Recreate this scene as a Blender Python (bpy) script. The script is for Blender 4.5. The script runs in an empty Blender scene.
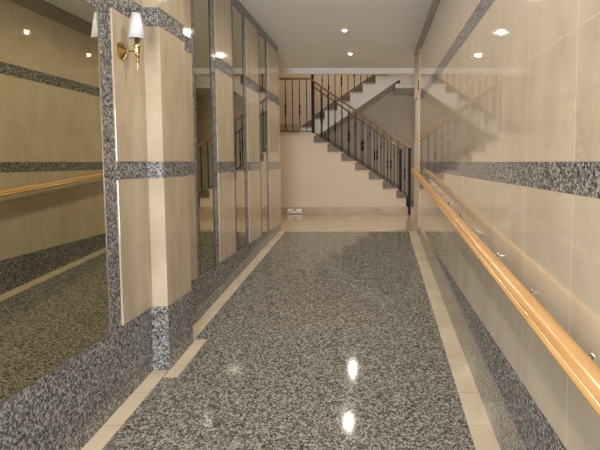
import bpy, bmesh, math, random
from mathutils import Vector, Matrix
random.seed(7)
C = bpy.context.scene.collection
H = 1.70                    # eye height; every z below is written relative to the eye
L, R = -1.55, 0.66          # wall planes
SL = 0.082                  # the ramp's slope
DE = 7.16                   # end of the ramp
ZL = -1.70 + SL*DE          # level of the landing floor
CEIL = 1.83
DS = 9.6                    # front plane of the stair
def rz(d): return -1.70 + SL*min(d, DE)

# ------------------------------------------------------------------ materials
def newmat(name):
    m = bpy.data.materials.new(name); m.use_nodes = True
    nt = m.node_tree; b = nt.nodes['Principled BSDF']
    return m, nt, b
def N(nt, t, **kw):
    n = nt.nodes.new(t)
    for k, v in kw.items(): setattr(n, k, v)
    return n
def ramp(nt, stops, interp='LINEAR'):
    r = N(nt, 'ShaderNodeValToRGB'); r.color_ramp.interpolation = interp
    e = r.color_ramp.elements
    while len(e) < len(stops): e.new(0.5)
    for i, (p, c) in enumerate(stops): e[i].position = p; e[i].color = (*c, 1)
    return r
def plain(name, col, rough=.5, metal=0, spec=.5, emit=None, es=0):
    m, nt, b = newmat(name)
    b.inputs['Base Color'].default_value = (*col, 1); b.inputs['Roughness'].default_value = rough
    b.inputs['Metallic'].default_value = metal; b.inputs['Specular IOR Level'].default_value = spec
    if emit: b.inputs['Emission Color'].default_value = (*emit, 1); b.inputs['Emission Strength'].default_value = es
    return m
def granite(name, dark, mid, light, rough=.12, scale=85):
    m, nt, b = newmat(name)
    tc = N(nt, 'ShaderNodeTexCoord')
    ns = N(nt, 'ShaderNodeTexNoise'); ns.inputs['Scale'].default_value = scale*.9; ns.inputs['Detail'].default_value = 2
    mp = N(nt, 'ShaderNodeVectorMath', operation='MULTIPLY_ADD')
    mp.inputs[1].default_value = (.02, .02, .02)
    nt.links.new(tc.outputs['Object'], ns.inputs['Vector'])
    nt.links.new(ns.outputs['Color'], mp.inputs[0]); nt.links.new(tc.outputs['Object'], mp.inputs[2])
    v = N(nt, 'ShaderNodeTexVoronoi'); v.inputs['Scale'].default_value = scale
    nt.links.new(mp.outputs[0], v.inputs['Vector'])
    r = ramp(nt, [(0, dark), (.24, dark), (.30, mid), (.58, mid), (.66, light), (1, light)])
    sp = N(nt, 'ShaderNodeSeparateColor'); nt.links.new(v.outputs['Color'], sp.inputs[0])
    n2 = N(nt, 'ShaderNodeTexNoise'); n2.inputs['Scale'].default_value = scale*.45; n2.inputs['Detail'].default_value = 1
    nt.links.new(tc.outputs['Object'], n2.inputs['Vector'])
    mx = N(nt, 'ShaderNodeMath', operation='MULTIPLY_ADD'); mx.inputs[1].default_value = .75
    sc = N(nt, 'ShaderNodeMath', operation='MULTIPLY'); sc.inputs[1].default_value = .25
    nt.links.new(n2.outputs['Fac'], sc.inputs[0])
    nt.links.new(sp.outputs[0], mx.inputs[0]); nt.links.new(sc.outputs[0], mx.inputs[2])
    nt.links.new(mx.outputs[0], r.inputs['Fac']); nt.links.new(r.outputs['Color'], b.inputs['Base Color'])
    b.inputs['Roughness'].default_value = rough
    return m
def marble(name, c1, c2, vein, rough=.06, jy=None, jz=None, jcol=(.8, .74, .62), jx=None, spec=.5, jw=.0035, vs=2.2, streak=(1, 1, 1), veinamt=.55):
    """mottled cream marble; jy/jx/jz = (period, offset) of thin tile joints along each axis"""
    m, nt, b = newmat(name)
    tc = N(nt, 'ShaderNodeTexCoord')
    st = N(nt, 'ShaderNodeVectorMath', operation='MULTIPLY'); st.inputs[1].default_value = streak
    nt.links.new(tc.outputs['Object'], st.inputs[0])
    ns = N(nt, 'ShaderNodeTexNoise'); ns.inputs['Scale'].default_value = vs*1.6; ns.inputs['Detail'].default_value = 5
    nt.links.new(st.outputs[0], ns.inputs['Vector'])
    r = ramp(nt, [(.3, c1), (.7, c2)]); nt.links.new(ns.outputs['Fac'], r.inputs['Fac'])
    nv = N(nt, 'ShaderNodeTexNoise'); nv.inputs['Scale'].default_value = vs*.9; nv.inputs['Detail'].default_value = 4
    nv.inputs['Distortion'].default_value = 1.2
    nt.links.new(tc.outputs['Object'], nv.inputs['Vector'])
    ab = N(nt, 'ShaderNodeMath', operation='SUBTRACT'); ab.inputs[1].default_value = .5
    nt.links.new(nv.outputs['Fac'], ab.inputs[0])
    a2 = N(nt, 'ShaderNodeMath', operation='ABSOLUTE'); nt.links.new(ab.outputs[0], a2.inputs[0])
    vr = ramp(nt, [(0, (veinamt,)*3), (.012, (0, 0, 0))]); nt.links.new(a2.outputs[0], vr.inputs['Fac'])
    n3 = N(nt, 'ShaderNodeTexNoise'); n3.inputs['Scale'].default_value = 1.7
    nt.links.new(tc.outputs['Object'], n3.inputs['Vector'])
    r3 = ramp(nt, [(.48, (0, 0, 0)), (.62, (1, 1, 1))]); nt.links.new(n3.outputs['Fac'], r3.inputs['Fac'])
    vm = N(nt, 'ShaderNodeMath', operation='MULTIPLY'); nt.links.new(vr.outputs['Color'], vm.inputs[0]); nt.links.new(r3.outputs['Color'], vm.inputs[1])
    mix = N(nt, 'ShaderNodeMix', data_type='RGBA'); mix.inputs['B'].default_value = (*vein, 1)
    nt.links.new(vm.outputs[0], mix.inputs['Factor']); nt.links.new(r.outputs['Color'], mix.inputs['A'])
    out = mix.outputs['Result']
    sep = N(nt, 'ShaderNodeSeparateXYZ'); nt.links.new(tc.outputs['Object'], sep.inputs[0])
    for ax, j in ((0, jx), (1, jy), (2, jz)):
        if not j: continue
        per, off = j
        s = N(nt, 'ShaderNodeMath', operation='SUBTRACT'); s.inputs[1].default_value = off - per/2
        nt.links.new(sep.outputs[ax], s.inputs[0])
        mo = N(nt, 'ShaderNodeMath', operation='FLOORED_MODULO'); mo.inputs[1].default_value = per
        nt.links.new(s.outputs[0], mo.inputs[0])
        c = N(nt, 'ShaderNodeMath', operation='COMPARE'); c.inputs[1].default_value = per/2; c.inputs[2].default_value = jw/2 if ax != 2 or not jy else jw*.22
        nt.links.new(mo.outputs[0], c.inputs[0])
        m2 = N(nt, 'ShaderNodeMix', data_type='RGBA'); m2.inputs['B'].default_value = (*jcol, 1)
        nt.links.new(c.outputs[0], m2.inputs['Factor']); nt.links.new(out, m2.inputs['A'])
        out = m2.outputs['Result']
    nt.links.new(out, b.inputs['Base Color'])
    b.inputs['Roughness'].default_value = rough; b.inputs['Specular IOR Level'].default_value = spec
    return m
def painted(name, c, rough=.75):
    m, nt, b = newmat(name)
    tc = N(nt, 'ShaderNodeTexCoord'); ns = N(nt, 'ShaderNodeTexNoise'); ns.inputs['Scale'].default_value = 1.3; ns.inputs['Detail'].default_value = 3
    nt.links.new(tc.outputs['Object'], ns.inputs['Vector'])
    r = ramp(nt, [(.3, tuple(x*.95 for x in c)), (.7, c)]); nt.links.new(ns.outputs['Fac'], r.inputs['Fac'])
    nt.links.new(r.outputs['Color'], b.inputs['Base Color']); b.inputs['Roughness'].default_value = rough
    return m
def wood(name, c1, c2, rough=.25, axis=1):
    m, nt, b = newmat(name)
    tc = N(nt, 'ShaderNodeTexCoord'); mp = N(nt, 'ShaderNodeMapping')
    s = [40, 40, 40]; s[axis] = 2.0; mp.inputs['Scale'].default_value = s
    nt.links.new(tc.outputs['Object'], mp.inputs['Vector'])
    ns = N(nt, 'ShaderNodeTexNoise'); ns.inputs['Scale'].default_value = 1; ns.inputs['Detail'].default_value = 4
    nt.links.new(mp.outputs[0], ns.inputs['Vector'])
    r = ramp(nt, [(.3, c1), (.7, c2)]); nt.links.new(ns.outputs['Fac'], r.inputs['Fac'])
    nt.links.new(r.outputs['Color'], b.inputs['Base Color']); b.inputs['Roughness'].default_value = rough
    b.inputs['Coat Weight'].default_value = .4; b.inputs['Coat Roughness'].default_value = .12
    return m

M = {}
M['floor'] = granite('floor_granite', (.038, .035, .031), (.120, .112, .098), (.32, .30, .27), .075, 112)
M['floor'].node_tree.nodes['Principled BSDF'].inputs['Specular IOR Level'].default_value = .4
M['granite'] = granite('wall_granite', (.034, .032, .030), (.120, .116, .111), (.325, .318, .31), .07, 112)
CR1, CR2, VE = (.49, .41, .305), (.57, .49, .38), (.30, .22, .14)
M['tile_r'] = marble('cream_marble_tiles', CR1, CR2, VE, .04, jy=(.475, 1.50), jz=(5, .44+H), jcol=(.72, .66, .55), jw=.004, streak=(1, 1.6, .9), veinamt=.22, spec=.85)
M['tile_r'].node_tree.nodes['Principled BSDF'].inputs['Coat Weight'].default_value = .6
M['tile_r'].node_tree.nodes['Principled BSDF'].inputs['Coat Roughness'].default_value = .025
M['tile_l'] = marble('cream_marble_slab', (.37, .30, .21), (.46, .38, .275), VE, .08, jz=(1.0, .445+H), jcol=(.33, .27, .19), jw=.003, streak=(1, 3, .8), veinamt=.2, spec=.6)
M['strip'] = marble('cream_marble_border', (.47, .39, .28), (.57, .48, .36), VE, .10, jy=(.32, 2.465), jcol=(.36, .30, .22), jw=.005, veinamt=.2)
M['landing'] = marble('cream_marble_floor', (.41, .325, .215), (.49, .395, .27), VE, .07, jx=(.6, .1), jcol=(.38, .3, .2), jw=.004)
M['skirt'] = marble('brown_marble_skirting', (.36, .27, .18), (.45, .35, .235), VE, .3, spec=.25, jx=(.7, .2), jcol=(.25, .19, .13))
M['step'] = marble('brown_marble_step', (.13, .10, .062), (.18, .14, .09), (.10, .07, .04), .4, spec=.2)
M['stepedge'] = marble('pale_marble_tread', (.42, .33, .23), (.52, .42, .30), VE, .4, spec=.25)
M['ceiling'] = painted('white_ceiling_paint', (.84, .83, .82), .6)
M['cream'] = painted('cream_wall_paint', (.57, .465, .355), .7)
M['white'] = painted('white_wall_paint', (.80, .77, .73), .7)
M['beige'] = painted('beige_wall_paint', (.58, .495, .385), .7)
M['wood'] = wood('honey_wood', (.50, .28, .10), (.60, .36, .15), .25)
M['rail'] = wood('brown_wood_rail', (.20, .11, .05), (.28, .16, .075), .3, 0)
M['topband'] = painted('greyed_beige_band', (.33, .285, .23), .35)  # beige greyed in the colour to stand for the ceiling's reflection
M['iron'] = plain('black_iron', (.010, .008, .009), .5, 0, .2)
M['brass'] = plain('polished_brass', (.60, .43, .19), .18, 1)
M['chrome'] = plain('satin_chrome', (.78, .77, .75), .15, 1)
M['shade'] = plain('white_glass_shade', (.56, .57, .57), .35)
M['bulb'] = plain('lamp_lens', (1, 1, 1), .3, emit=(1, .86, .62), es=28)
M['whiteplastic'] = plain('white_plastic', (.82, .80, .76), .25)
M['dark'] = plain('dark_plastic', (.03, .025, .02), .4)
M['alu'] = plain('bronze_aluminium', (.25, .22, .18), .35, .8)
def mirror_mat():
    m, nt, b = newmat('tinted_mirror')
    b.inputs['Base Color'].default_value = (.60, .575, .43, 1); b.inputs['Metallic'].default_value = 1; b.inputs['Roughness'].default_value = .0
    return m
M['mirror'] = mirror_mat()
def pane_mat():
    m = bpy.data.materials.new('clear_pane'); m.use_nodes = True; nt = m.node_tree; nt.nodes.clear()
    o = N(nt, 'ShaderNodeOutputMaterial'); t = N(nt, 'ShaderNodeBsdfTransparent'); g = N(nt, 'ShaderNodeBsdfGlossy')
    g.inputs['Roughness'].default_value = .02; f = N(nt, 'ShaderNodeMixShader'); f.inputs[0].default_value = .08
    nt.links.new(t.outputs[0], f.inputs[1]); nt.links.new(g.outputs[0], f.inputs[2]); nt.links.new(f.outputs[0], o.inputs[0])
    return m
M['pane'] = pane_mat()

# ------------------------------------------------------------------ mesh helpers (z relative to the eye)
class MB:
    def __init__(s): s.bm = bmesh.new(); s.bev = None
    def box(s, x0, x1, y0, y1, z0, z1):
        v = [s.bm.verts.new((x, y, z+H)) for x in (x0, x1) for y in (y0, y1) for z in (z0, z1)]
        for f in ((0,1,3,2),(4,6,7,5),(0,4,5,1),(2,3,7,6),(0,2,6,4),(1,5,7,3)): s.bm.faces.new([v[i] for i in f])
        return s
    def hexa(s, low, high):          # two matching rings of points -> closed solid
        a = [s.bm.verts.new((p[0], p[1], p[2]+H)) for p in low]; b = [s.bm.verts.new((p[0], p[1], p[2]+H)) for p in high]
        n = len(a); s.bm.faces.new(a[::-1]); s.bm.faces.new(b)
        for i in range(n): s.bm.faces.new((a[i], a[(i+1) % n], b[(i+1) % n], b[i]))
        return s
    def prism_y(s, prof, y0, y1):    # profile of (x,z) along y
        return s.hexa([(x, y0, z) for x, z in prof], [(x, y1, z) for x, z in prof])
    def slab(s, x0, x1, y0, y1, ztop, th=.05):   # follows the ramp
        f = lambda x, y, dz: (x, y, ztop(y)+dz)
        return s.hexa([f(x0, y0, -th), f(x1, y0, -th), f(x1, y1, -th), f(x0, y1, -th)], [f(x0, y0, 0), f(x1, y0, 0), f(x1, y1, 0), f(x0, y1, 0)])
    def tube(s, pts, r, n=10, cap=True):
        pts = [Vector((p[0], p[1], p[2]+H)) for p in pts]; rings = []
        rs = r if isinstance(r, (list, tuple)) else [r]*len(pts)
        for i, p in enumerate(pts):
            t = (pts[min(i+1, len(pts)-1)]-pts[max(i-1, 0)]).normalized()
            u = t.cross(Vector((0, 0, 1))); u = u if u.length > .05 else t.cross(Vector((0, 1, 0))); u.normalize(); w = t.cross(u)
            rings.append([s.bm.verts.new(p+(u*math.cos(2*math.pi*k/n)+w*math.sin(2*math.pi*k/n))*rs[i]) for k in range(n)])
        for a, b in zip(rings, rings[1:]):
            for k in range(n): s.bm.faces.new((a[k], a[(k+1) % n], b[(k+1) % n], b[k]))
        if cap: s.bm.faces.new(rings[0][::-1]); s.bm.faces.new(rings[-1])
        return s
    def lathe(s, prof, c, axis='z', n=24, cap=True):   # prof of (r, h) about an axis through c
        rings = []
        for r, h in prof:
            ring = []
            for k in range(n):
                a = 2*math.pi*k/n; q = (r*math.cos(a), r*math.sin(a), h)
                if axis == 'x': q = (q[2], q[0], q[1])
                ring.append(s.bm.verts.new((c[0]+q[0], c[1]+q[1], c[2]+q[2]+H)))
            rings.append(ring)
        for a, b in zip(rings, rings[1:]):
            for k in range(n): s.bm.faces.new((a[k], a[(k+1) % n], b[(k+1) % n], b[k]))
        if cap: s.bm.faces.new(rings[0][::-1]); s.bm.faces.new(rings[-1])
        return s
    def build(s, name, mat, parent=None, smooth=False, bevel=0, label=None):
        bmesh.ops.recalc_face_normals(s.bm, faces=s.bm.faces)
        me = bpy.data.meshes.new(name); s.bm.to_mesh(me); s.bm.free()
        o = bpy.data.objects.new(name, me); C.objects.link(o); me.materials.append(mat)
        if smooth:
            for p in me.polygons: p.use_smooth = True
            if hasattr(me, 'set_sharp_from_angle'): me.set_sharp_from_angle(angle=math.radians(40))
        if bevel:
            b = o.modifiers.new('bevel', 'BEVEL'); b.width = bevel; b.segments = 2; b.limit_method = 'ANGLE'
        if parent:
            o.parent = parent; o.matrix_parent_inverse = Matrix.Translation(parent.location).inverted()
        if label: o['label'] = label
        return o
def tag(o, label, cat, group=None):
    o['label'] = label; o['category'] = cat
    if group: o['group'] = group
    return o
def thing(name, label, cat, loc, group=None):
    o = bpy.data.objects.new(name, None); C.objects.link(o); o.location = (loc[0], loc[1], loc[2]+H); o.empty_display_size = .1
    return tag(o, label, cat, group)
def struct(o, label=None):
    o['kind'] = 'structure'
    if label: o['label'] = label
    return o

# ------------------------------------------------------------------ floor
YB = -3.0     # entrance wall behind the viewer
fl = MB().slab(L-.02, R+.02, YB, DE, rz, .12).build('floor', M['floor']); struct(fl, 'speckled grey granite ramp floor of the corridor')
MB().box(-3.4, 2.2, DE, 11.8, ZL-.12, ZL).build('landing_floor', M['landing'], fl, label='polished cream marble floor at the foot of the stairs')
up = lambda y: rz(y)+.0015
PX, P0, P1 = -1.435, 3.05, 3.45        # pilaster
MB().slab(L, L+.106, YB, P0, up, .01).build('marble_border', M['strip'], fl, label='cream marble border strip')
MB().slab(PX, PX+.093, 2.96, 3.50, lambda y: rz(y)+.0022, .01).build('marble_border', M['strip'], fl, label='cream marble border strip')
MB().slab(L, L+.106, P1, DE, up, .01).build('marble_border', M['strip'], fl, label='cream marble border strip')
MB().slab(R-.132, R, YB, DE, up, .01).build('marble_border', M['strip'], fl, label='cream marble border strip')

# ------------------------------------------------------------------ ceiling
ce = MB().box(L-.15, R+.15, YB, 7.4, CEIL, CEIL+.12).box(-3.4, 2.2, 7.4, 9.05, CEIL, CEIL+.12).build('ceiling', M['ceiling']); struct(ce)
cn = MB()
for (y0, y1, z0, z1) in ((8.93, 9.05, CEIL-.035, CEIL+.0), (8.955, 9.05, CEIL-.07, CEIL-.035), (8.975, 9.05, CEIL-.10, CEIL-.07)):
    cn.box(-3.38, 2.18, y0, y1, z0, z1)
struct(cn.build('trim_1', M['white'], bevel=.006), 'white stepped cornice across the end of the corridor ceiling')
MB().box(-3.4, 2.2, 7.28, 7.4, CEIL+.12, CEIL+.121).build('ceiling_edge', M['ceiling'], ce)

# ------------------------------------------------------------------ right wall
TB = 1.66                       # underside of the greyed band below the ceiling
WB = -.99                       # top of the granite base
BANDS = ((-.107, 0.0), (.89, 1.01))
RE = 6.76
wr = MB().box(R+.012, R+.14, YB, 7.66, -2.1, CEIL).build('wall_right', M['cream']); struct(wr, 'polished cream marble wall with speckled granite bands')
for z0, z1 in ((WB, BANDS[0][0]), (0, BANDS[1][0]), (BANDS[1][1], TB)):
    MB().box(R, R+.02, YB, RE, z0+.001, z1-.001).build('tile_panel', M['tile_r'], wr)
for z0, z1 in BANDS: MB().box(R+.0, R+.02, YB, RE, z0, z1).build('granite_band', M['granite'], wr)
MB().box(R-.012, R+.02, YB, RE, TB, CEIL).build('top_band', M['topband'], wr)
MB().hexa([(R, YB, rz(YB)-.1), (R+.02, YB, rz(YB)-.1), (R+.02, RE, rz(RE)-.1), (R, RE, rz(RE)-.1)],
          [(R, YB, WB), (R+.02, YB, WB), (R+.02, RE, WB), (R, RE, WB)]).build('granite_base', M['granite'], wr)
MB().box(R-.016, R+.01, RE-.03, RE+.012, TB+.02, TB+.075).build('band_end_glint', M['chrome'], wr)  # added chrome block standing in for the highlight at the band's end
# matt end of the right wall beyond the polished tiles, notched in the middle
e = MB().box(R-.006, R+.13, RE, 7.64, ZL-.1, .33).box(R-.006, R+.13, RE, 7.15, .33, 1.03).box(R-.006, R+.13, RE, 7.64, 1.03, CEIL-.06)
MB().box(R-.014, R+.13, RE, 7.64, CEIL-.06, CEIL).build('granite_band', M['granite'], wr)
struct(e.build('trim_2', M['cream'], bevel=.004), 'matt cream end of the right wall beside the newel post')
MB().box(R-.011, R+.0, RE, 7.64, ZL, -1.0).build('granite_base', M['granite'], wr)
sw = MB().box(R-.016, R-.006, 6.86, 6.94, 1.08, 1.24).build('wall_switch', M['dark'], bevel=.003)
tag(sw, 'small dark switch plate high on the matt cream wall end by the stairs', 'switch')

# ------------------------------------------------------------------ left wall
wl = MB().box(L-.15, L-.012, YB, 7.3, -2.1, CEIL).build('wall_left', M['cream']); struct(wl, 'wall of mirrors and cream marble panels in a granite frame')
def gpost(y0, y1, z0=WB, z1=TB+.05): MB().box(L-.02, L, y0, y1, z0, z1).build('granite_strip', M['granite'], wl)
LT = 1.715
MB().hexa([(L-.02, YB, rz(YB)-.1), (L, YB, rz(YB)-.1), (L, 7.3, rz(7.3)-.1), (L-.02, 7.3, rz(7.3)-.1)],
          [(L-.02, YB, -1.0), (L, YB, -1.0), (L, 7.3, -1.0), (L-.02, 7.3, -1.0)]).build('granite_base', M['granite'], wl)
MB().box(L-.02, L-.004, P1, 7.3, LT, CEIL).build('granite_band', M['granite'], wl)
def panel(y0, y1, top=LT):
    for z0, z1 in ((-1.0, BANDS[0][0]), (0, .90), (1.02, top)):
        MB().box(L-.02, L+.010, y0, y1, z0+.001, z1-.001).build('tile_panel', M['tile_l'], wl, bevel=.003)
    for z0, z1 in ((BANDS[0][0], 0), (.90, 1.02)):
        MB().box(L-.02, L+.004, y0, y1, z0, z1).build('granite_band', M['granite'], wl)
def mirror(y0, y1, z0, z1, label, group):
    t = thing('wall_mirror', label, 'mirror', (L, (y0+y1)/2, z0), group)
    MB().box(L-.011, L-.004, y0+.012, y1-.012, z0+.004, z1-.004).build('glass', M['mirror'], t)
    f = MB()
    for a, b in ((y0, y0+.012), (y1-.012, y1)): f.box(L-.011, L+.001, a, b, z0, z1)
    f.box(L-.011, L+.001, y0+.012, y1-.012, z0, z0+.004).box(L-.011, L+.001, y0+.012, y1-.012, z1-.004, z1)
    f.build('frame', M['dark'], t)
def bigmirror(y0, y1, z0, z1, label):
    t = thing('wall_mirror', label, 'mirror', (L, (y0+y1)/2, z0))
    MB().box(L-.011, L-.004, y0+.006, y1-.006, z0+.004, z1-.006).build('glass', M['mirror'], t)
    f = MB()
    for a, b in ((y0, y0+.006), (y1-.006, y1)): f.box(L-.011, L-.001, a, b, z0, z1)
    f.box(L-.011, L-.001, y0+.006, y1-.006, z0, z0+.004).box(L-.011, L-.001, y0+.006, y1-.006, z1-.006, z1)
    f.build('frame', M['alu'], t)
# the large mirror near the viewer
bigmirror(.30, 2.58, -1.0, .86, 'large wide mirror on left wall before the pilaster, reflecting the honey handrail')
gpost(2.58, 2.69, -1.0, 1.02); gpost(.19, .30, -1.0, 1.02)
MB().box(L-.02, L, .30, 2.58, .86, 1.02).build('granite_band', M['granite'], wl)
MB().box(L-.02, L+.006, .19, 2.69, 1.02, CEIL).build('tile_panel', M['tile_l'], wl)
panel(2.69, P0, CEIL)
panel(-2.9, .19, CEIL)
panel(P1, 3.84)
ys = [3.84]
per = 1.08
marks = [((3.92, 4.31), (4.42, 4.91)), ((4.98, 5.37), (5.47, 6.01)), ((6.08, 6.46), (6.55, 7.30))]
names = ['narrow tall mirror strip on left wall directly behind the pilaster', 'narrow tall mirror strip on left wall, second one behind the pilaster',
         'narrow tall mirror strip on left wall farthest from the pilaster, nearest the stairs']
prev = 3.84
for (mr, tl), nm in zip(marks, names):
    gpost(prev, mr[0], -1.0, LT); mirror(mr[0], mr[1], -1.0, LT, nm, 'narrow mirrors between marble panels'); gpost(mr[1], tl[0], -1.0, LT)
    panel(*tl); prev = tl[1]
# pilaster
pb = MB().box(L-.01, PX-.012, P0+.012, P1-.012, -2.0, CEIL).build('trim_3', M['cream']); struct(pb, 'cream marble pilaster with granite base and bands on the left wall')
for z0, z1 in ((-1.0, BANDS[0][0]), (0, .90), (1.02, CEIL)):
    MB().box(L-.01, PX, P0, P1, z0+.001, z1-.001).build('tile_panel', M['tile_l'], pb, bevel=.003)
for z0, z1 in ((BANDS[0][0], 0), (.90, 1.02)):
    MB().box(L-.01, PX-.003, P0+.003, P1-.003, z0, z1).build('granite_band', M['granite'], pb)
MB().hexa([(L-.01, P0-.002, rz(P0)-.1), (PX+.002, P0-.002, rz(P0)-.1), (PX+.002, P1+.002, rz(P1)-.1), (L-.01, P1+.002, rz(P1)-.1)],
          [(L-.01, P0-.002, -1.0), (PX+.002, P0-.002, -1.0), (PX+.002, P1+.002, -1.0), (L-.01, P1+.002, -1.0)]).build('granite_base', M['granite'], pb)

# ------------------------------------------------------------------ stairwell shell
struct(MB().box(-3.4, 2.2, 11.7, 11.8, ZL-.1, 4.2).build('wall_back', M['beige']), 'beige wall behind the staircase')
struct(MB().box(-3.5, -3.4, 7.3, 11.8, ZL-.1, 4.2).build('wall_stairwell_left', M['beige']))
struct(MB().box(2.2, 2.3, 7.5, 11.8, ZL-.1, 4.2).build('wall_stairwell_right', M['beige']))
struct(MB().box(-3.4, L-.15, 7.2, 7.3, ZL-.1, CEIL+.12).build('wall_return_left', M['beige']))
struct(MB().box(R+.14, 2.2, 7.54, 7.64, ZL-.1, CEIL+.12).build('wall_return_right', M['beige']))
struct(MB().box(-3.5, 2.3, 8.95, 9.05, CEIL+.12, 4.2).build('wall_over_cornice', M['beige']))
struct(MB().box(-3.5, 2.3, 8.95, 11.8, 4.2, 4.3).build('ceiling_stairwell', M['ceiling']))
# ------------------------------------------------------------------ lower flight: 9 risers up to the half landing
RI = .1965; RU = .2925
X9 = -1.295                                       # edge of the half landing
D1 = 10.36                                        # far side of the lower flight
xe = lambda k: X9 + RU*(8-k)                      # left end (riser above) of tread k
st = thing('staircase', 'lower marble flight with cream side wall rising left to the half landing', 'stairs', (0, DS, ZL))
# the cream body below treads (split: landing block and sawtooth)
b = MB()
for k in range(1, 9): b.box(xe(k), xe(k)+RU+.0, DS, D1, ZL, .608-RI*(9-k)-.03)
b.box(-3.38, X9, DS, 11.69, ZL, .608-.05)
b.build('side_wall', M['cream'], st)
for k in range(1, 9):
    z = .608-RI*(9-k)
    MB().box(xe(k)-.0, xe(k)+RU+.025, DS-.012, D1, z-.03, z).build('tread', M['stepedge'], st)
    MB().box(xe(k)-.018, xe(k), DS-.004, D1, z, z+RI-.03).build('riser', M['step'], st)
    MB().prism_y([(xe(k), z), (xe(k)+RU, z), (xe(k)+.0, z+RI*.98)], DS+.02, DS+.045).build('step_skirting', M['step'], st)
MB().box(-3.38, X9+.025, DS-.012, 11.69, .608-.05, .608).build('landing_slab', M['stepedge'], st)
MB().box(-3.38, -2.0, 11.60, 11.695, .608, .97).build('landing_skirting', M['skirt'], st)
sk = MB().box(-3.38, xe(2)+RU-.04, DS-.015, DS, ZL, ZL+.15).build('baseboard_back', M['skirt'], bevel=.003); struct(sk, 'brown marble skirting below the stair side wall')

# ------------------------------------------------------------------ upper flight
D2a, D2b = 10.50, 11.66; RI2 = .200; RU2 = .2935; X0 = -1.76
s2 = thing('staircase', 'upper flight with white side rising right behind the lower flight', 'stairs', (X0, D2a, .608))
n2 = 11
top = []
for k in range(1, n2+1):
    x = X0+RU2*(k-1); z = .608+RI2*k
    top += [(x, z-RI2), (x, z)]
xend = X0+RU2*n2; zend = .608+RI2*n2
b = MB()
slope = RI2/RU2
for k in range(1, n2+1):
    x = X0+RU2*(k-1); z = .608+RI2*k-.03
    lo = lambda q: .608 + (q-X0)*slope - .285
    fl_ = .6085 if x+RU2 < X9+.05 else .32
    xa = x if x > X9 or x+RU2 < X9+.05 else x
    b.prism_y([(xa, max(lo(xa), fl_)), (x+RU2, max(lo(x+RU2), fl_)), (x+RU2, z), (xa, z)], D2a, D2b)
b.build('side_wall', M['white'], s2)
for k in range(1, n2+1):
    x = X0+RU2*(k-1); z = .608+RI2*k
    MB().box(x-.025, x+RU2, D2a-.012, D2b, z-.03, z).build('tread', M['stepedge'], s2)
    MB().prism_y([(x, z), (x+RU2, z), (x+RU2, z+RI2*.98)], D2a+.01, D2a+.035).build('step_skirting', M['step'], s2)
# upper landing edge seen below the cornice
ul = MB().box(.46, 2.19, D2a+.0, D2b, 1.70, 1.80).box(.57, 2.19, D2a-.03, D2b, 1.80, 1.88).box(.52, 2.19, D2a-.005, D2b, 1.88, 2.9)
struct(ul.build('trim_4', M['white'], bevel=.006), 'white stepped edge of the upper landing')

# ------------------------------------------------------------------ railings
def baluster(x, y, z0, z1, parent, fancy, r=.0085):
    m = MB().box(x-r, x+r, y-r, y+r, z0, z1)
    if fancy:
        zc = z0+(z1-z0)*.42
        m.lathe([(r, -.13), (.014, -.10), (.020, -.05), (.0125, 0), (.020, .05), (.014, .10), (r, .13)], (x, y, zc), n=8)
    else:
        zc = z1-(z1-z0)*.26
        m.lathe([(r, -.03), (.016, -.012), (.016, .012), (r, .03)], (x, y, zc), n=8)
    m.build('baluster', M['iron'], parent)
def handrail(pts, parent, w=.028, h=.024):
    m = MB()
    for (a, b_) in zip(pts, pts[1:]):
        pr = [(-w*.7, -h), (w*.7, -h), (w, 0), (w*.75, h), (-w*.75, h), (-w, 0)]
        m.hexa([(a[0], a[1]+p, a[2]+q) for p, q in pr], [(b_[0], b_[1]+p, b_[2]+q) for p, q in pr])
    m.build('handrail', M['rail'], parent, bevel=.004)
def bar(p, q, parent, r=.009, name='bottom_rail'):
    MB().hexa([(p[0], p[1]-r, p[2]-r), (p[0], p[1]+r, p[2]-r), (p[0], p[1]+r, p[2]+r), (p[0], p[1]-r, p[2]+r)],
              [(q[0], q[1]-r, q[2]-r), (q[0], q[1]+r, q[2]-r), (q[0], q[1]+r, q[2]+r), (q[0], q[1]-r, q[2]+r)]).build(name, M['iron'], parent)
sl1 = -RI/RU
# near railing of the lower flight and the half landing
r1 = thing('stair_railing', 'black iron railing with brown wood handrail along the front of lower flight and landing', 'railing', (.70, DS+.06, ZL))
yr = DS+.06
HR = 1.15
nose = lambda x: .608 + (x-X9)*sl1 if x > X9 else .608      # line through the nosings
tread_z = lambda x: .608 if x < X9 else ZL + RI*max(0, 9-1-int((x-X9)/RU))
hx = -1.39
ptop = lambda x: .608+HR if x < hx else .608+HR-(x-hx)*.690
handrail([(-3.37, yr, .608+HR), (hx, yr, .608+HR), (.78, yr, ptop(.78))], r1)
MB().box(X9-.062, X9-.004, yr-.028, yr+.028, .60, .608+HR-.05).build('newel_post', M['iron'], r1)
MB().box(.695, .752, yr-.085, yr-.028, ZL, ptop(.72)-.01).box(.655, .70, yr-.085, yr-.03, ZL+.16, ZL+.37).build('newel_post', M['iron'], r1, label='black newel post standing on the floor')
i = 0
x = X9-.17
while x > -3.3:
    baluster(x, yr, .608+.04, .608+HR-.01, r1, i % 2 == 1); x -= .149; i += 1
bar((-3.36, yr, .608+.05), (X9, yr, .608+.05), r1)
i = 0
x = X9+.135
while x < .66:
    baluster(x, yr, nose(x)-.01, ptop(x)-.01, r1, i % 2 == 0); x += .149; i += 1
bar((X9, yr, nose(X9)+.02), (.72, yr, nose(.72)+.02), r1)
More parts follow.
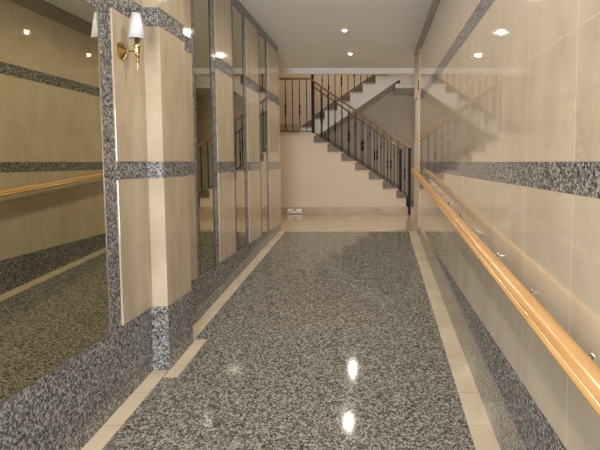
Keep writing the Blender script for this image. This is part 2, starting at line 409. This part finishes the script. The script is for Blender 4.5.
# far railing of the lower flight
r2 = thing('stair_railing', 'black iron railing on the far side of the lower flight, behind the front one', 'railing', (.57, 10.30, ZL+RI*2))
yf = 10.30; pf = lambda x: 1.705-(x+1.407)*.712
handrail([(X9-.10, yf, pf(X9-.10)), (.618, yf, pf(.618))], r2)
MB().box(.54, .60, yf-.03, yf+.03, .608-RI*7, pf(.57)-.01).build('newel_post', M['iron'], r2)
x = X9+.08; i = 0
while x < .5:
    baluster(x, yf, nose(x)-.01, pf(x)-.01, r2, i % 2 == 0); x += .149; i += 1
bar((X9, yf, nose(X9)+.06), (.57, yf, nose(.57)+.06), r2)
# upper flight railing
r3 = thing('stair_railing', 'black iron balusters of the upper flight rising behind the lower railing', 'railing', (X0, 10.55, .608))
yu = 10.56; n3 = lambda x: .608+RI2+(x-X0)*slope
pu = lambda x: n3(x)+1.0
handrail([(X0+.3, yu, pu(X0+.3)), (xend, yu, pu(xend))], r3)
MB().box(-1.487, -1.432, yu-.028, yu+.028, n3(-1.46)-.05, pu(-1.46)).build('newel_post', M['iron'], r3)
x = X9+.06; i = 0
while x < xend-.1:
    baluster(x, yu, n3(x)-.03, pu(x)-.01, r3, i % 2 == 1, .009); x += .149; i += 1
bar((X0+.3, yu, n3(X0+.3)+.03), (xend, yu, n3(xend)+.03), r3, .012)

# small white plate with two blocks on the skirting
wf = thing('white_shape', 'small glossy white double shape low on the brown skirting below the landing', 'wall fitting', (-1.72, DS-.016, ZL+.07))
MB().box(-1.89, -1.57, DS-.024, DS-.016, ZL+.02, ZL+.065).build('base_plate', M['whiteplastic'], wf, bevel=.004)
for xx in (-1.82, -1.63):
    MB().box(xx-.06, xx+.055, DS-.045, DS-.016, ZL+.06, ZL+.115).build('white_block', M['whiteplastic'], wf, bevel=.012)

# ------------------------------------------------------------------ right handrail
hr = thing('wall_handrail', 'long honey-coloured wooden handrail on the right marble wall, sloping with the ramp', 'handrail', (R, 3, -.7+SL*3))
rp = [(.606, -.052), (.612, -.040), (.606, -.014), (.592, -.002), (.574, .0), (.556, -.006), (.544, -.016), (.540, -.027), (.5425, -.033), (.5355, -.037), (.531, -.046), (.534, -.055), (.546, -.059), (.59, -.059)]
zr = -.638
hd0, hd1 = -1.2, 6.72
MB().hexa([(x, hd0, zr+z+SL*hd0) for x, z in rp], [(x, hd1, zr+z+SL*hd1) for x, z in rp]).build('rail', M['wood'], hr, smooth=True)
for i in range(-3, 11):
    d = 1.33+.54*i
    if d > hd1: break
    zc = zr-.065+SL*d
    m2 = MB()
    m2.lathe([(.009, -.008), (.014, -.004), (.016, 0)], (R, d, zc), 'x', 16)
    m2.tube([(R-.004, d, zc), (R-.045, d, zc-.004), (R-.068, d, zc+.006), (R-.080, d, zc+.012), (R-.080, d, zc+.016)], .0065, 8)
    m2.build('bracket', M['chrome'], hr, smooth=True, label='chrome bracket')

# ------------------------------------------------------------------ sconce
sy, sz = 2.775, .672
sc = thing('wall_sconce', 'brass wall sconce with white conical shade on the marble beside the pilaster', 'wall lamp', (L+.01, sy, sz))
x0 = L+.010
MB().lathe([(.052, 0), (.052, .006), (.040, .012), (.030, .022), (.016, .028), (.010, .034)], (x0, sy, sz), 'x', 28).build('backplate', M['brass'], sc, smooth=True)
ax = x0+.098
MB().tube([(x0+.03, sy, sz), (x0+.055, sy, sz-.004), (x0+.08, sy, sz-.002), (ax, sy, sz+.002)], .006, 10).lathe([(.004, -.145), (.003, -.125), (.006, -.085), (.010, -.06), (.006, -.045), (.014, -.03), (.010, -.015), (.013, 0), (.016, .012), (.008, .022)], (ax, sy, sz), 'z', 16).build('arm', M['brass'], sc, smooth=True)
MB().lathe([(.018, .02), (.019, .028), (.0145, .034), (.0145, .115), (.011, .12)], (ax, sy, sz), 'z', 16).build('candle_sleeve', M['brass'], sc, smooth=True)
sh = MB().lathe([(.047, .070), (.025, .220)], (ax, sy, sz), 'z', 32, cap=False).build('lamp_shade', M['shade'], sc, smooth=True)
so = sh.modifiers.new('solid', 'SOLIDIFY'); so.thickness = .003
MB().tube([(ax, sy, sz+.115), (ax, sy, sz+.19)], [.008, .006], 8).tube([(ax-.026, sy, sz+.19), (ax+.026, sy, sz+.19)], .002, 6).build('bulb_holder', M['brass'], sc)

# ------------------------------------------------------------------ downlights
def make_downlight(label):
    t = thing('ceiling_downlight', label, 'ceiling light', (-.43, 5.05, CEIL), 'recessed downlights along the corridor ceiling')
    MB().lathe([(.030, -.002), (.044, -.006), (.047, -.001), (.047, .0)], (-.43, 5.05, CEIL), 'z', 24, cap=False).build('ring', M['chrome'], t, smooth=True)
    MB().lathe([(.008, -.016), (.020, -.013), (.029, -.007), (.0305, -.0015)], (-.43, 5.05, CEIL), 'z', 24).build('lens', M['bulb'], t, smooth=True)
    return t
LD = [(5.05, 'recessed ceiling downlight cut by the top edge, farthest of the three from the stairs'), (6.40, 'recessed ceiling downlight in the middle of the row of three'),
      (7.76, 'recessed ceiling downlight closest to the stairs and cornice'), (3.70, 'recessed ceiling downlight overhead, first beyond the top of the picture'),
      (2.35, 'recessed ceiling downlight overhead near the sconce, above the picture'), (1.0, 'recessed ceiling downlight nearly above the viewer'), (-.35, 'recessed ceiling downlight just behind the viewer'), (-1.7, 'recessed ceiling downlight by the entrance door')]
first = make_downlight(LD[0][1])
lights = [first]
LOBBY_FILL = [(1.35, 8.3, 'added unseen downlight filling the stair lobby from the right of the corridor'), (-2.6, 8.3, 'added unseen downlight filling the stair lobby from the left of the corridor')]  # added, unseen downlights that brighten the walls around the stairs
for px, d, lab in [(-.43, *q) for q in LD[1:]] + LOBBY_FILL:
    c = first.copy(); C.objects.link(c); c.location.x, c.location.y = px, d; c['label'] = lab
    for ch in list(first.children):
        k = ch.copy(); C.objects.link(k); k.parent = c; k.matrix_parent_inverse = ch.matrix_parent_inverse.copy()
    lights.append(c)
P_SPOT = 52
def spot(x, y, z, power, col=(1, .91, .765), size=172, r=.022):
    l = bpy.data.lights.new('downlight_lamp', 'SPOT'); l.energy = power; l.color = col; l.spot_size = math.radians(size); l.spot_blend = .9; l.shadow_soft_size = r
    o = bpy.data.objects.new('downlight_lamp', l); C.objects.link(o); o.location = (x, y, z+H); return o
for d, _ in LD: spot(-.43, d, CEIL-.03, P_SPOT)
for x, d, _ in LOBBY_FILL: spot(x, d, CEIL-.03, 62 if x > 0 else 24)  # fill from the added lobby downlights
# added, unseen fill light high above the half landing
l = bpy.data.lights.new('stairwell_fill', 'POINT'); l.energy = 45; l.color = (1, .86, .68); l.shadow_soft_size = .12
o = bpy.data.objects.new('stairwell_fill', l); C.objects.link(o); o.location = (-1.2, 10.2, 3.6+H)

# ------------------------------------------------------------------ entrance behind the viewer
struct(MB().box(L-.15, R+.14, YB-.1, YB, 1.0, CEIL).box(L-.15, L+.25, YB-.1, YB, -2.1, 1.0).box(R-.25, R+.14, YB-.1, YB, -2.1, 1.0).build('wall_entrance', M['cream']))
d = MB()
for a, b_ in ((L+.25, L+.32), (-.48, -.41), (R-.32, R-.25)): d.box(a, b_, YB-.07, YB-.03, rz(YB), 1.0)
d.box(L+.32, R-.32, YB-.07, YB-.03, .93, 1.0).box(L+.32, R-.32, YB-.07, YB-.03, rz(YB), rz(YB)+.12)
dr = d.build('door_1', M['alu']); struct(dr)
MB().box(L+.3, R-.3, YB-.054, YB-.048, rz(YB)+.1, .95).build('pane', M['pane'], dr)
MB().tube([(-.36, YB+.02, -1.2), (-.36, YB+.02, -.5)], .014, 10).build('door_handle', M['chrome'], dr)
struct(MB().slab(-6, 6, -9, YB, lambda y: rz(YB)-.02, .1).build('floor_outside', M['floor']))
l = bpy.data.lights.new('daylight', 'AREA'); l.shape = 'RECTANGLE'; l.size = 2.2; l.size_y = 2.4; l.energy = 680; l.color = (.90, .94, 1)
o = bpy.data.objects.new('daylight', l); C.objects.link(o); o.location = (-.45, YB-.9, H-.2); o.rotation_euler = (math.radians(90), 0, 0)

w = bpy.data.worlds.new('World'); bpy.context.scene.world = w; w.use_nodes = True
bg = w.node_tree.nodes['Background']; bg.inputs[0].default_value = (.75, .85, 1, 1); bg.inputs[1].default_value = .8

# ------------------------------------------------------------------ camera
cam = bpy.data.cameras.new('camera'); co = bpy.data.objects.new('camera', cam); C.objects.link(co)
F = 450.0; PITCH = 3.8
cam.sensor_fit = 'HORIZONTAL'; cam.sensor_width = 36; cam.lens = F*36/600
hor = F*math.tan(math.radians(PITCH))
cam.shift_x = -(375.5-300)/600; cam.shift_y = -((225-162)-hor)/600
cam.clip_start = .02
co.location = (0, 0, H); co.rotation_euler = (math.radians(90-PITCH), 0, 0)
S = bpy.context.scene; S.camera = co
S.view_settings.view_transform = 'Standard'; S.view_settings.look = 'None'; S.view_settings.gamma = 1; S.view_settings.use_curve_mapping = False
S.view_settings.exposure = 0.14
